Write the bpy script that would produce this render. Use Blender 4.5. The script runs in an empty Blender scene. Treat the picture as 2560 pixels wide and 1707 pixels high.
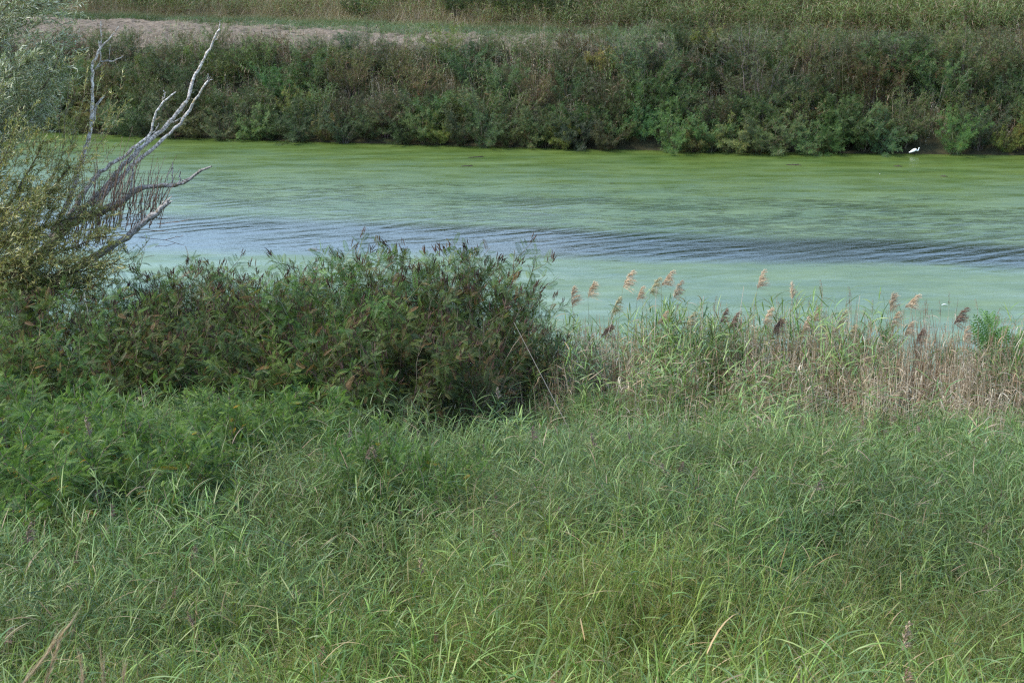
import bpy, math
import numpy as np
from mathutils import Vector, Matrix
R = math.radians
rng = np.random.default_rng(11)
scene = bpy.context.scene
COL = scene.collection

# ------------------------------------------------------------------ camera
CAM_H, PITCH, FPX = 9.7, R(15.0), 3555.6          # eye height over the water, pitch, focal length in photo pixels (50 mm)
cam_d = bpy.data.cameras.new('camera'); cam = bpy.data.objects.new('camera', cam_d); COL.objects.link(cam)
cam.location = (0, 0, CAM_H); cam.rotation_euler = (R(90) - PITCH, 0, 0)
cam_d.lens = 50; cam_d.sensor_width = 36; cam_d.clip_end = 2000
cam_d.dof.use_dof = True; cam_d.dof.focus_distance = 34; cam_d.dof.aperture_fstop = 8
scene.camera = cam
scene.cycles.use_denoising = False; scene.cycles.filter_width = 1.25
scene.cycles.max_bounces = 5; scene.cycles.diffuse_bounces = 3; scene.cycles.glossy_bounces = 2; scene.cycles.transmission_bounces = 3
# ------------------------------------------------------------------ light
SUN_EL, SUN_AZ = R(50), R(-105)                    # azimuth from +Y towards +X: high, to the left and a little behind
world = bpy.data.worlds.new('World'); scene.world = world; world.use_nodes = True
wn = world.node_tree.nodes; wl = world.node_tree.links
bg = wn['Background']; sky = wn.new('ShaderNodeTexSky'); sky.sky_type = 'NISHITA'; sky.sun_disc = False
sky.sun_elevation = SUN_EL; sky.sun_rotation = SUN_AZ; sky.air_density = 1.05; sky.dust_density = .1; sky.ozone_density = .6
# broken thin cloud over the whole sky
tc = wn.new('ShaderNodeTexCoord'); mp = wn.new('ShaderNodeMapping'); mp.inputs['Scale'].default_value = (1, 1, 2.6); wl.new(tc.outputs['Generated'], mp.inputs[0])
cn = wn.new('ShaderNodeTexNoise'); cn.inputs['Scale'].default_value = 3.2; cn.inputs['Detail'].default_value = 7; cn.inputs['Roughness'].default_value = .58; wl.new(mp.outputs[0], cn.inputs['Vector'])
cr = wn.new('ShaderNodeMapRange'); cr.interpolation_type = 'SMOOTHSTEP'; cr.inputs[1].default_value = .52; cr.inputs[2].default_value = .85; cr.inputs[4].default_value = .3; wl.new(cn.outputs['Fac'], cr.inputs[0])
cm = wn.new('ShaderNodeMix'); cm.data_type = 'RGBA'; cm.inputs[7].default_value = (11, 11, 11, 1); wl.new(cr.outputs[0], cm.inputs[0]); wl.new(sky.outputs[0], cm.inputs[6])
wl.new(cm.outputs[2], bg.inputs[0]); bg.inputs[1].default_value = 0.15
sd = bpy.data.lights.new('sun', 'SUN'); sun = bpy.data.objects.new('sun', sd); COL.objects.link(sun)
sd.energy = 2.0; sd.angle = R(16); sd.color = (1, .93, .78)
sdir = Vector((math.sin(SUN_AZ)*math.cos(SUN_EL), math.cos(SUN_AZ)*math.cos(SUN_EL), math.sin(SUN_EL)))
sun.rotation_euler = sdir.to_track_quat('Z', 'Y').to_euler()
scene.view_settings.view_transform = 'Standard'; scene.view_settings.look = 'None'
scene.view_settings.exposure = 1.5; scene.view_settings.gamma = 1

def ray(u, v):
    cx, cy = (u-1280)/FPX, (853.5-v)/FPX
    return np.array([cx, math.cos(PITCH)+cy*math.sin(PITCH), -math.sin(PITCH)+cy*math.cos(PITCH)])
def at(u, v, y):
    d = ray(u, v); return np.array([0, 0, CAM_H]) + d*(y/d[1])

# ------------------------------------------------------------------ terrain shape
def far_shore(x):
    xc = np.clip(x, -32, 30)
    return 76.4 - .19*xc + .0026*xc*xc - .1*(x-xc)
def near_shore(x): return 31.5 - .12*np.clip(x, -40, 40)
def toe(x): return np.where(x < 0, 106 - .7*x, 106 - .55*x).clip(92, 150)
def ss(a, b, x):
    t = np.clip((x-a)/(b-a), 0, 1); return t*t*(3-2*t)
def lumps(x, y):
    return .12*np.sin(x*.9+1.3*np.sin(y*.5)) + .10*np.sin(y*1.1+x*.43+2) + .05*np.sin(x*2.7-y*1.9)
def ground(x, y):
    x = np.asarray(x, float); y = np.asarray(y, float)
    ns, fs, tt = near_shore(x), far_shore(x), toe(x)
    a = (ns-y)
    near = np.where(a > 0, .1*a, .28*a)
    near = np.where(y < 10, .1*(ns-10)+(10-y)*.58, near)
    near = np.where(y < -2, .1*(ns-10)+12*.58, near)
    b = y-fs
    slope = 4.6*ss(-.6, 7.5, b)-.12
    far = np.where(b < 0, .35*b, slope) + .25*ss(7, 20, b)
    far = far + np.clip((y-tt)*.42, 0, 8.5)
    z = np.where(y < 50, near, far)
    return np.maximum(z, -1.6) + np.where(z > .3, .8*lumps(x, y), 0)

# ------------------------------------------------------------------ mesh builder
class MB:
    def __init__(s): s.v, s.f, s.c, s.n = [], [], [], 0
    def add(s, v, f, c):
        v = np.asarray(v, float).reshape(-1, 3); c = np.asarray(c, float)
        if c.ndim == 1: c = np.tile(c, (len(v), 1))
        s.v.append(v); s.f.append(np.asarray(f, int).reshape(-1, 4)+s.n); s.c.append(c); s.n += len(v)
    def ribbon(s, p, w, side, c):
        p = np.asarray(p, float); k = len(p); w = np.asarray(w, float).reshape(-1, 1)
        side = np.asarray(side, float)
        if side.ndim == 1: side = np.tile(side, (k, 1))
        v = np.empty((2*k, 3)); v[0::2] = p-side*w*.5; v[1::2] = p+side*w*.5
        i = np.arange(k-1)*2
        cc = np.asarray(c, float)
        if cc.ndim == 2: cc = np.repeat(cc, 2, axis=0)
        s.add(v, np.stack([i, i+1, i+3, i+2], 1), cc)
    def tube(s, p, r, n, c, cap=False):
        p = np.asarray(p, float); k = len(p); r = np.broadcast_to(np.asarray(r, float), (k,))
        t = np.gradient(p, axis=0); t /= np.linalg.norm(t, axis=1, keepdims=True)+1e-9
        ref = np.array([.31, .17, .93]) if abs(t[0][2]) < .8 else np.array([.9, .3, .1])
        a = np.cross(t, ref); a /= np.linalg.norm(a, axis=1, keepdims=True)+1e-9
        b = np.cross(t, a); ang = np.arange(n)*2*math.pi/n
        v = p[:, None]+r[:, None, None]*(a[:, None]*np.cos(ang)[None, :, None]+b[:, None]*np.sin(ang)[None, :, None])
        i, j = np.meshgrid(np.arange(k-1), np.arange(n), indexing='ij'); j2 = (j+1) % n
        f = np.stack([i*n+j, i*n+j2, (i+1)*n+j2, (i+1)*n+j], -1).reshape(-1, 4)
        cc = np.asarray(c, float)
        if cc.ndim == 2: cc = np.repeat(cc, n, axis=0)
        s.add(v.reshape(-1, 3), f, cc)
    def stamp(s, T, Rm, t, sc, tint):
        """T=(V,F,C) copied with rotation matrices Rm (m,3,3), places t, sizes sc, colours tint (m,3)"""
        V, F, C = T; m = len(t); n = len(V)
        if m == 0: return
        v = np.einsum('mij,nj->mni', Rm, V)*np.asarray(sc).reshape(-1, 1, 1)+np.asarray(t)[:, None]
        f = F[None]+(np.arange(m)*n)[:, None, None]
        s.add(v.reshape(-1, 3), f.reshape(-1, 4), (C[None]*np.asarray(tint)[:, None]).reshape(-1, 3))
    def mesh(s, name, mat, smooth=False):
        v = np.concatenate(s.v); f = np.concatenate(s.f); c = np.concatenate(s.c)
        me = bpy.data.meshes.new(name)
        me.vertices.add(len(v)); me.vertices.foreach_set('co', v.ravel())
        me.loops.add(f.size); me.loops.foreach_set('vertex_index', f.ravel().astype(np.int32))
        me.polygons.add(len(f)); me.polygons.foreach_set('loop_start', np.arange(0, f.size, 4, dtype=np.int32))
        me.update(calc_edges=True)
        at_ = me.attributes.new('col', 'FLOAT_COLOR', 'POINT')
        at_.data.foreach_set('color', np.concatenate([c, np.ones((len(c), 1))], 1).ravel())
        if smooth: me.polygons.foreach_set('use_smooth', np.ones(len(f), bool))
        if mat: me.materials.append(mat)
        return me
def obj(name, me, parent=None, loc=None):
    o = bpy.data.objects.new(name, me); COL.objects.link(o)
    if parent is not None: o.parent = parent
    if loc is not None: o.location = loc
    return o
def thing(name, label, cat, loc, group=None, rz=0, sc=1):
    o = bpy.data.objects.new(name, None); COL.objects.link(o); o.empty_display_size = .2
    o.location = loc; o.rotation_euler = (0, 0, rz); o.scale = (sc, sc, sc) if np.isscalar(sc) else sc
    o['label'] = label; o['category'] = cat
    if group: o['group'] = group
    return o
def unit(v):
    v = np.asarray(v, float); return v/(np.linalg.norm(v, axis=-1, keepdims=True)+1e-9)
def frames(axis, up):
    """matrices whose columns are side, axis, normal"""
    a = unit(axis); s = unit(np.cross(a, up)); n = np.cross(s, a)
    return np.stack([s, a, n], -1)
def bez(p, k=12):
    """smooth curve through points p"""
    p = np.asarray(p, float)
    d = np.r_[0, np.cumsum(np.linalg.norm(np.diff(p, axis=0), axis=1))]
    q = []
    for t in np.linspace(0, d[-1], k):
        i = min(max(np.searchsorted(d, t)-1, 0), len(p)-2); u = (t-d[i])/(d[i+1]-d[i]+1e-9)
        p0, p1, p2, p3 = p[max(i-1, 0)], p[i], p[i+1], p[min(i+2, len(p)-1)]
        q.append(.5*((2*p1)+(-p0+p2)*u+(2*p0-5*p1+4*p2-p3)*u*u+(-p0+3*p1-3*p2+p3)*u**3))
    return np.array(q)

# ------------------------------------------------------------------ materials
def nodes(mat):
    mat.use_nodes = True; nt = mat.node_tree; return nt, nt.nodes, nt.links
def leafmat(name, source, trans=.3, rough=.5, spec=.35, tcol=(1.0, 1.1, .55)):
    m = bpy.data.materials.new(name); nt, n, l = nodes(m); p = n['Principled BSDF']
    a = n.new('ShaderNodeAttribute'); a.attribute_name = 'col'
    mul = n.new('ShaderNodeMix'); mul.data_type = 'RGBA'; mul.blend_type = 'MULTIPLY'; mul.inputs[0].default_value = 1
    l.new(a.outputs['Color'], mul.inputs[6])
    if source == 'tint':
        b = n.new('ShaderNodeAttribute'); b.attribute_type = 'INSTANCER'; b.attribute_name = 'tint'; l.new(b.outputs['Color'], mul.inputs[7])
    else:
        b = n.new('ShaderNodeObjectInfo'); l.new(b.outputs['Color'], mul.inputs[7])
    l.new(mul.outputs[2], p.inputs['Base Color']); p.inputs['Roughness'].default_value = rough
    p.inputs['Specular IOR Level'].default_value = spec
    if trans:
        t = n.new('ShaderNodeBsdfTranslucent'); mx = n.new('ShaderNodeMixShader'); mx.inputs[0].default_value = trans
        tm = n.new('ShaderNodeMix'); tm.data_type = 'RGBA'; tm.blend_type = 'MULTIPLY'; tm.inputs[0].default_value = 1
        tm.inputs[7].default_value = (*tcol, 1); l.new(mul.outputs[2], tm.inputs[6]); l.new(tm.outputs[2], t.inputs[0])
        l.new(p.outputs[0], mx.inputs[1]); l.new(t.outputs[0], mx.inputs[2]); l.new(mx.outputs[0], n['Material Output'].inputs[0])
    return m
M_stuff = leafmat('blade', 'tint', .28, .45, .45)
M_leaf = leafmat('leaflet', 'obj', .3)
M_willow = leafmat('willow_leaf', 'obj', .25, .42, .5)
M_dry = leafmat('dry_plume', 'obj', .3, .8, .1, (1, .9, .7))
M_stem = leafmat('shoot', 'obj', 0, .75, .2)

def bark_mat(name, lo, hi, lich):
    m = bpy.data.materials.new(name); nt, n, l = nodes(m); p = n['Principled BSDF']; p.inputs['Roughness'].default_value = .85
    tc = n.new('ShaderNodeTexCoord'); a = n.new('ShaderNodeAttribute'); a.attribute_name = 'col'
    nz = n.new('ShaderNodeTexNoise'); nz.inputs['Scale'].default_value = 22; nz.inputs['Detail'].default_value = 6; l.new(tc.outputs['Object'], nz.inputs['Vector'])
    cr = n.new('ShaderNodeValToRGB'); cr.color_ramp.elements[0].position = .38; cr.color_ramp.elements[1].position = .62
    cr.color_ramp.elements[0].color = (*lo, 1); cr.color_ramp.elements[1].color = (*hi, 1); l.new(nz.outputs['Fac'], cr.inputs[0])
    n2 = n.new('ShaderNodeTexNoise'); n2.inputs['Scale'].default_value = 9; n2.inputs['Detail'].default_value = 8; l.new(tc.outputs['Object'], n2.inputs['Vector'])
    c2 = n.new('ShaderNodeValToRGB'); c2.color_ramp.elements[0].position = .56; c2.color_ramp.elements[1].position = .66; l.new(n2.outputs['Fac'], c2.inputs[0])
    mx = n.new('ShaderNodeMix'); mx.data_type = 'RGBA'; mx.inputs[7].default_value = (*lich, 1)
    l.new(c2.outputs[0], mx.inputs[0]); l.new(cr.outputs[0], mx.inputs[6])
    mu = n.new('ShaderNodeMix'); mu.data_type = 'RGBA'; mu.blend_type = 'MULTIPLY'; mu.inputs[0].default_value = 1
    l.new(mx.outputs[2], mu.inputs[6]); l.new(a.outputs['Color'], mu.inputs[7]); l.new(mu.outputs[2], p.inputs['Base Color'])
    b = n.new('ShaderNodeBump'); b.inputs['Strength'].default_value = .8; b.inputs['Distance'].default_value = .02; l.new(nz.outputs['Fac'], b.inputs['Height']); l.new(b.outputs[0], p.inputs['Normal'])
    return m
M_dead = bark_mat('weathered_wood', (.17, .145, .125), (.60, .55, .50), (.26, .20, .11))
M_bark = bark_mat('willow_bark', (.05, .04, .03), (.16, .13, .09), (.14, .12, .05))

def soil_mat(name, c0, c1, scale, bump):
    m = bpy.data.materials.new(name); nt, n, l = nodes(m); p = n['Principled BSDF']; p.inputs['Roughness'].default_value = .95; p.inputs['Specular IOR Level'].default_value = .15
    tc = n.new('ShaderNodeTexCoord')
    nz = n.new('ShaderNodeTexNoise'); nz.inputs['Scale'].default_value = scale; nz.inputs['Detail'].default_value = 9; nz.inputs['Roughness'].default_value = .65; l.new(tc.outputs['Object'], nz.inputs['Vector'])
    cr = n.new('ShaderNodeValToRGB'); cr.color_ramp.elements[0].position = .35; cr.color_ramp.elements[1].position = .68
    cr.color_ramp.elements[0].color = (*c0, 1); cr.color_ramp.elements[1].color = (*c1, 1); l.new(nz.outputs['Fac'], cr.inputs[0])
    l.new(cr.outputs[0], p.inputs['Base Color'])
    b = n.new('ShaderNodeBump'); b.inputs['Strength'].default_value = 1; b.inputs['Distance'].default_value = bump; l.new(nz.outputs['Fac'], b.inputs['Height']); l.new(b.outputs[0], p.inputs['Normal'])
    return m
M_ground = soil_mat('leaf_litter_soil', (.03, .028, .016), (.075, .07, .035), 1.7, .06)
M_field = soil_mat('dry_ploughed_soil', (.10, .078, .056), (.25, .20, .15), 2.2, .22)

def water_mat():
    m = bpy.data.materials.new('duckweed_water'); nt, n, l = nodes(m); p = n['Principled BSDF']
    def math_(op, a, b=None, c=None):
        q = n.new('ShaderNodeMath'); q.operation = op
        for i, x in enumerate((a, b, c)):
            if x is None: continue
            if isinstance(x, (int, float)): q.inputs[i].default_value = x
            else: l.new(x, q.inputs[i])
        return q.outputs[0]
    def mr(x, a, b, c=0, d=1):
        q = n.new('ShaderNodeMapRange'); q.interpolation_type = 'SMOOTHSTEP'; q.inputs[1].default_value = a; q.inputs[2].default_value = b
        q.inputs[3].default_value = c; q.inputs[4].default_value = d; l.new(x, q.inputs[0]); return q.outputs[0]
    def noise(vec, scale, detail=3, rough=.5):
        q = n.new('ShaderNodeTexNoise'); q.inputs['Scale'].default_value = scale; q.inputs['Detail'].default_value = detail; q.inputs['Roughness'].default_value = rough; l.new(vec, q.inputs['Vector']); return q.outputs['Fac']
    def mapped(vec, sc, rz=0):
        q = n.new('ShaderNodeMapping'); q.inputs['Scale'].default_value = sc; q.inputs['Rotation'].default_value = (0, 0, rz); l.new(vec, q.inputs[0]); return q.outputs[0]
    geo = n.new('ShaderNodeTexCoord').outputs['Object']
    sx = n.new('ShaderNodeSeparateXYZ'); l.new(geo, sx.inputs[0]); X, Y = sx.outputs[0], sx.outputs[1]
    q0 = math_('MULTIPLY_ADD', X, .2, Y)                                       # distance across the river
    big = noise(mapped(geo, (.35, 1, 1)), .28, 4, .55)
    Q = math_('MULTIPLY_ADD', math_('SUBTRACT', big, .5), 3.2, q0)
    lowedge = math_('MULTIPLY_ADD', X, .09, 47.2)
    rel = math_('SUBTRACT', Q, lowedge)                                         # > 0 : beyond the near edge of the open strip
    strip = math_('MULTIPLY', mr(rel, -1.6, 1.2), mr(Q, 55.0, 51.3))            # open rippled water
    # streaky gaps in the duckweed beyond the strip
    st = noise(mapped(geo, (.22, 1.0, 1), .10), 4.6, 6, .72)
    patch = noise(mapped(geo, (.45, 1, 1), .1), .42, 3, .6)
    zone = math_('MULTIPLY', mr(Q, 50, 53.5), mr(Q, 72, 58))
    thr = math_('ADD', math_('MULTIPLY_ADD', zone, -.32, .80), math_('MULTIPLY', math_('SUBTRACT', .5, patch), .42))
    gap = mr(math_('SUBTRACT', st, thr), -.02, .05)
    # waves: crests run obliquely away to the right, uneven in length and height
    rot1 = mapped(geo, (1, 1, 1), R(-31)); rot2 = mapped(geo, (1, 1, 1), R(-20))
    w1 = noise(mapped(rot1, (.26, 1, 1)), 2.0, 3, .5); w2 = noise(mapped(rot2, (.3, 1, 1)), 4.5, 2, .5)
    wv = n.new('ShaderNodeTexWave'); wv.wave_type = 'BANDS'; wv.bands_direction = 'Y'; wv.inputs['Scale'].default_value = .36
    wv.inputs['Distortion'].default_value = 9; wv.inputs['Detail'].default_value = 3; wv.inputs['Detail Scale'].default_value = .7; wv.inputs['Detail Roughness'].default_value = .6
    l.new(mapped(rot1, (.5, 1, 1)), wv.inputs['Vector'])
    ampn = mr(noise(mapped(geo, (.5, 1, 1)), .3, 3), .36, .64, .25, 1.15)
    rip = math_('MULTIPLY', math_('ADD', math_('ADD', math_('MULTIPLY', w1, .021), math_('MULTIPLY', w2, .007)), math_('MULTIPLY', wv.outputs['Fac'], .006)), ampn)
    near = math_('MULTIPLY', math_('MULTIPLY', mr(rel, -15, -.5), mr(patch, .34, .58)), .85)
    amp = math_('MAXIMUM', math_('MAXIMUM', strip, near), math_('MULTIPLY', mr(Q, 57, 52.5), .4))
    calm = noise(geo, 14, 3)
    h = math_('ADD', math_('MULTIPLY', rip, amp), math_('MULTIPLY', calm, .004))
    bump = n.new('ShaderNodeBump'); bump.inputs['Strength'].default_value = 1; bump.inputs['Distance'].default_value = 1; l.new(h, bump.inputs['Height'])
    # duckweed cover and open water
    cov = math_('SUBTRACT', 1, math_('MAXIMUM', math_('MULTIPLY', strip, mr(math_('ADD', st, math_('MULTIPLY', strip, .55)), .62, .86)), math_('MULTIPLY', gap, .55)))
    hue = math_('ADD', math_('MULTIPLY', noise(mapped(geo, (.4, 1, 1)), .6, 5, .6), .6), math_('MULTIPLY', noise(mapped(geo, (.3, 1, 1)), 5.5, 5, .75), .4))
    dw = n.new('ShaderNodeValToRGB'); dw.color_ramp.elements[0].position = .36; dw.color_ramp.elements[1].position = .64
    dw.color_ramp.elements[0].color = (.05, .092, .014, 1); dw.color_ramp.elements[1].color = (.12, .17, .036, 1); l.new(hue, dw.inputs[0])
    l.new(mr(noise(mapped(geo, (.3, 1, 1)), .9, 5, .65), .3, .7, .20, .42), p.inputs['Roughness']); p.inputs['IOR'].default_value = 1.7; l.new(dw.outputs[0], p.inputs['Base Color']); l.new(bump.outputs[0], p.inputs['Normal'])
    w = n.new('ShaderNodeBsdfPrincipled'); w.inputs['Base Color'].default_value = (.012, .02, .012, 1); w.inputs['Roughness'].default_value = .05; w.inputs['IOR'].default_value = 1.333; l.new(bump.outputs[0], w.inputs['Normal'])
    mx = n.new('ShaderNodeMixShader'); l.new(cov, mx.inputs[0]); l.new(w.outputs[0], mx.inputs[1]); l.new(p.outputs[0], mx.inputs[2])
    l.new(mx.outputs[0], n['Material Output'].inputs[0])
    return m
M_water = water_mat()

# ------------------------------------------------------------------ setting
def sheet(name, xs, ys, zf, mat):
    X, Y = np.meshgrid(xs, ys); mb = MB(); k = len(xs)
    i, j = np.meshgrid(np.arange(len(ys)-1), np.arange(k-1), indexing='ij')
    mb.add(np.stack([X, Y, zf(X, Y)], -1).reshape(-1, 3), np.stack([i*k+j, i*k+j+1, (i+1)*k+j+1, (i+1)*k+j], -1).reshape(-1, 4), (1, 1, 1))
    o = obj(name, mb.mesh(name, mat, True)); o['kind'] = 'structure'; return o
xs = np.r_[np.linspace(-300, -60, 25)[:-1], np.arange(-60, 60.1, .8), np.linspace(60, 300, 25)[1:]]
ys = np.r_[np.linspace(-60, -4, 12)[:-1], np.arange(-4, 36, .5), np.arange(36, 66, 3), np.arange(66, 122, .6), np.arange(122, 160, 2), np.linspace(160, 400, 20)]
sheet('ground', xs, ys, ground, M_ground)['label'] = 'earth banks of the river and the levee beyond'
sheet('river_water', np.array([-300., 300.]), np.array([22., 100.]), lambda x, y: 0*x, M_water)['label'] = 'river surface green with duckweed and a strip of blue ripples'
def fieldz(x, y):
    c = .05*np.sin(x*5.1+2*np.sin(y*1.3))+.05*np.sin(y*4.3+1.7*np.sin(x*2.1))+.04*np.sin(x*9.7+y*7.9)
    return ground(x, y)+.05+c
fx = np.linspace(-60, 14, 300); ft = np.linspace(0, 1, 110)
X = np.tile(fx, (110, 1)); T = np.tile(ft[:, None], (1, 300)); fs_ = far_shore(X)+8.6; tt_ = toe(X)-4; Yf = fs_+(tt_-fs_)*T
mb = MB(); i, j = np.meshgrid(np.arange(109), np.arange(299), indexing='ij')
mb.add(np.stack([X, Yf, fieldz(X, Yf)], -1).reshape(-1, 3), np.stack([i*300+j, i*300+j+1, (i+1)*300+j+1, (i+1)*300+j], -1).reshape(-1, 4), (1, 1, 1))
o = obj('ploughed_field', mb.mesh('ploughed_field', M_field, True)); o['kind'] = 'structure'; o['label'] = 'strip of dry brown ploughed soil on top of the far bank'

# ------------------------------------------------------------------ scatter (stuff)
def scatter(name, label, protos, pts, rot, scl, idx, tint):
    c = bpy.data.collections.new(name+'_kinds')
    for k, me in enumerate(protos):
        po = bpy.data.objects.new('%s_kind_%02d' % (name, k), me); c.objects.link(po)
    me = bpy.data.meshes.new(name); n = len(pts)
    me.vertices.add(n); me.vertices.foreach_set('co', np.asarray(pts, float).ravel())
    me.attributes.new('rot', 'FLOAT_VECTOR', 'POINT').data.foreach_set('vector', np.asarray(rot, float).ravel())
    me.attributes.new('scl', 'FLOAT_VECTOR', 'POINT').data.foreach_set('vector', np.asarray(scl, float).ravel())
    me.attributes.new('idx', 'INT', 'POINT').data.foreach_set('value', np.asarray(idx, np.int32))
    me.attributes.new('tint', 'FLOAT_COLOR', 'POINT').data.foreach_set('color', np.c_[np.asarray(tint, float), np.ones(n)].ravel())
    o = obj(name, me); o['kind'] = 'stuff'; o['label'] = label
    g = bpy.data.node_groups.new(name, 'GeometryNodeTree')
    g.interface.new_socket('Geometry', in_out='INPUT', socket_type='NodeSocketGeometry'); g.interface.new_socket('Geometry', in_out='OUTPUT', socket_type='NodeSocketGeometry')
    N, L = g.nodes, g.links; gi = N.new('NodeGroupInput'); go = N.new('NodeGroupOutput')
    ip = N.new('GeometryNodeInstanceOnPoints'); ci = N.new('GeometryNodeCollectionInfo'); ci.inputs[0].default_value = c
    ci.inputs['Separate Children'].default_value = True; ci.inputs['Reset Children'].default_value = True
    def na(nm, ty):
        q = N.new('GeometryNodeInputNamedAttribute'); q.data_type = ty; q.inputs[0].default_value = nm; return q.outputs[0]
    e = N.new('FunctionNodeEulerToRotation'); L.new(na('rot', 'FLOAT_VECTOR'), e.inputs[0])
    L.new(gi.outputs[0], ip.inputs['Points']); L.new(ci.outputs[0], ip.inputs['Instance']); ip.inputs['Pick Instance'].default_value = True
    L.new(na('idx', 'INT'), ip.inputs['Instance Index']); L.new(e.outputs[0], ip.inputs['Rotation']); L.new(na('scl', 'FLOAT_VECTOR'), ip.inputs['Scale'])
    L.new(ip.outputs[0], go.inputs[0])
    o.modifiers.new('scatter', 'NODES').node_group = g
    return o

# ---- reed and grass pieces
WIND = np.array([.8, .25, 0])
def blade(mb, base, az, L, w, rise, droop, col, k=6, wind=.25):
    """one arching leaf: leaves base along azimuth az, rising at angle rise, drooping"""
    t = np.linspace(0, 1, k); d = np.array([math.cos(az), math.sin(az), 0])
    a = rise-droop*t**1.3
    st = L/(k-1); p = np.zeros((k, 3)); p[0] = base
    for q in range(1, k):
        v = d*math.cos(a[q])+np.array([0, 0, math.sin(a[q])])+WIND*wind*t[q]; p[q] = p[q-1]+unit(v)*st
    tw = rng.normal(0, .45); side = np.array([-d[1], d[0], 0])*math.cos(tw)+np.array([0, 0, 1])*math.sin(tw)
    wd = w*np.sin(np.pi*np.clip(.18+t*.80, 0, 1))**.8; wd[-1] = w*.06
    mb.ribbon(p, wd, side, col)
def plume(mb, base, axis, L, col, n=34, spread=.33, sidev=(.9, .2, -.25), hair=3, wid=.006):
    axis = unit(axis); t = np.linspace(0, 1, 7)[:, None]; sv = np.array(sidev)
    ax = base+axis*L*t+sv*L*.22*t**2
    mb.tube(ax, np.linspace(.004, .0015, 7), 3, np.array(col)*.8)
    for q in range(n):
        f = rng.uniform(.02, .97); i = min(int(f*6), 5); p0 = ax[i]+(ax[i+1]-ax[i])*(f*6-i)
        ln = L*spread*(1.15-f*.75)*rng.uniform(.6, 1.15)
        d = unit(axis*rng.uniform(.6, 1.1)+sv*rng.uniform(.1, .9)+rng.normal(0, .33, 3))
        tt = np.linspace(0, 1, 4)[:, None]; pp = p0+d*ln*tt+(sv*.45+np.array([0, 0, -.35]))*ln*tt**2
        c = np.array(col)*rng.uniform(.75, 1.25)
        mb.ribbon(pp, np.array([.5, 1, .9, .3])*wid, unit(rng.normal(0, 1, 3)), c)
        for _ in range(hair):
            g = rng.uniform(.3, 1); b0 = pp[min(int(g*3), 2)]; d2 = unit(d+sv*.4+rng.normal(0, .5, 3))
            mb.ribbon(np.array([b0, b0+d2*ln*.28]), np.array([.7, .3])*wid, unit(rng.normal(0, 1, 3)), c*1.1)
G1, G2, G3 = np.array([.132, .215, .062]), np.array([.182, .255, .072]), np.array([.108, .20, .07])
TAN, TAN2, BRN = np.array([.36, .27, .17]), np.array([.28, .20, .12]), np.array([.15, .09, .06])
def reed_clump(seed, nst=15, H=(.95, 1.8), rad=.32, leaf=(.20, .46), w=(.007, .0145), dead=.08, plumes=0, lean=.10):
    global rng; rng = np.random.default_rng(seed); mb = MB()
    for s in range(nst):
        h = rng.uniform(*H); b = np.array([rng.normal(0, rad), rng.normal(0, rad), -.15]); ln = rng.normal(0, lean, 2)+WIND[:2]*.07
        t = np.linspace(0, 1, 5)[:, None]; p = b+np.array([ln[0], ln[1], 1])*(h+.15)*t+np.r_[ln*.35, 0]*h*t**2
        cs = (G2*[1.15, 1.05, .9] if rng.random() < .6 else G1)*rng.uniform(.8, 1.2)
        if rng.random() < dead: cs = TAN*rng.uniform(.6, 1)
        mb.tube(p, np.linspace(.0045, .002, 5), 3, cs)
        az = rng.uniform(0, 6.28); nl = rng.integers(13, 19)
        for q in range(nl):
            f = .28+.72*(q+rng.uniform(-.3, .3))/nl; f = min(max(f, .1), 1); i = min(int(f*4), 3); pp = p[i]+(p[i+1]-p[i])*(f*4-i)
            az += math.pi+rng.normal(0, .55)
            r = rng.random(); c = (G1 if r < .4 else G2 if r < .75 else G3)*rng.uniform(.52, 1.5)
            if f < .5 and rng.random() < .22: c = TAN2*rng.uniform(.6, 1.1)
            if rng.random() < dead*.6: c = TAN*rng.uniform(.7, 1.2)
            tipy = np.linspace(0, 1, 6)[:, None]; c = c*(1-tipy*.12)+np.array([.20, .20, .07])*tipy*.12
            blade(mb, pp, az, rng.uniform(*leaf), rng.uniform(*w), rng.uniform(.45, 1.3)-.2*(1-f), rng.uniform(0, 1.3), c, 6, .13)
        if s < plumes:
            plume(mb, p[-1], p[-1]-p[-2], rng.uniform(.13, .21), np.array([.27, .195, .165]), 42, .46, hair=4, wid=.009)
    return mb.mesh('reed_clump', M_stuff)
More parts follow.
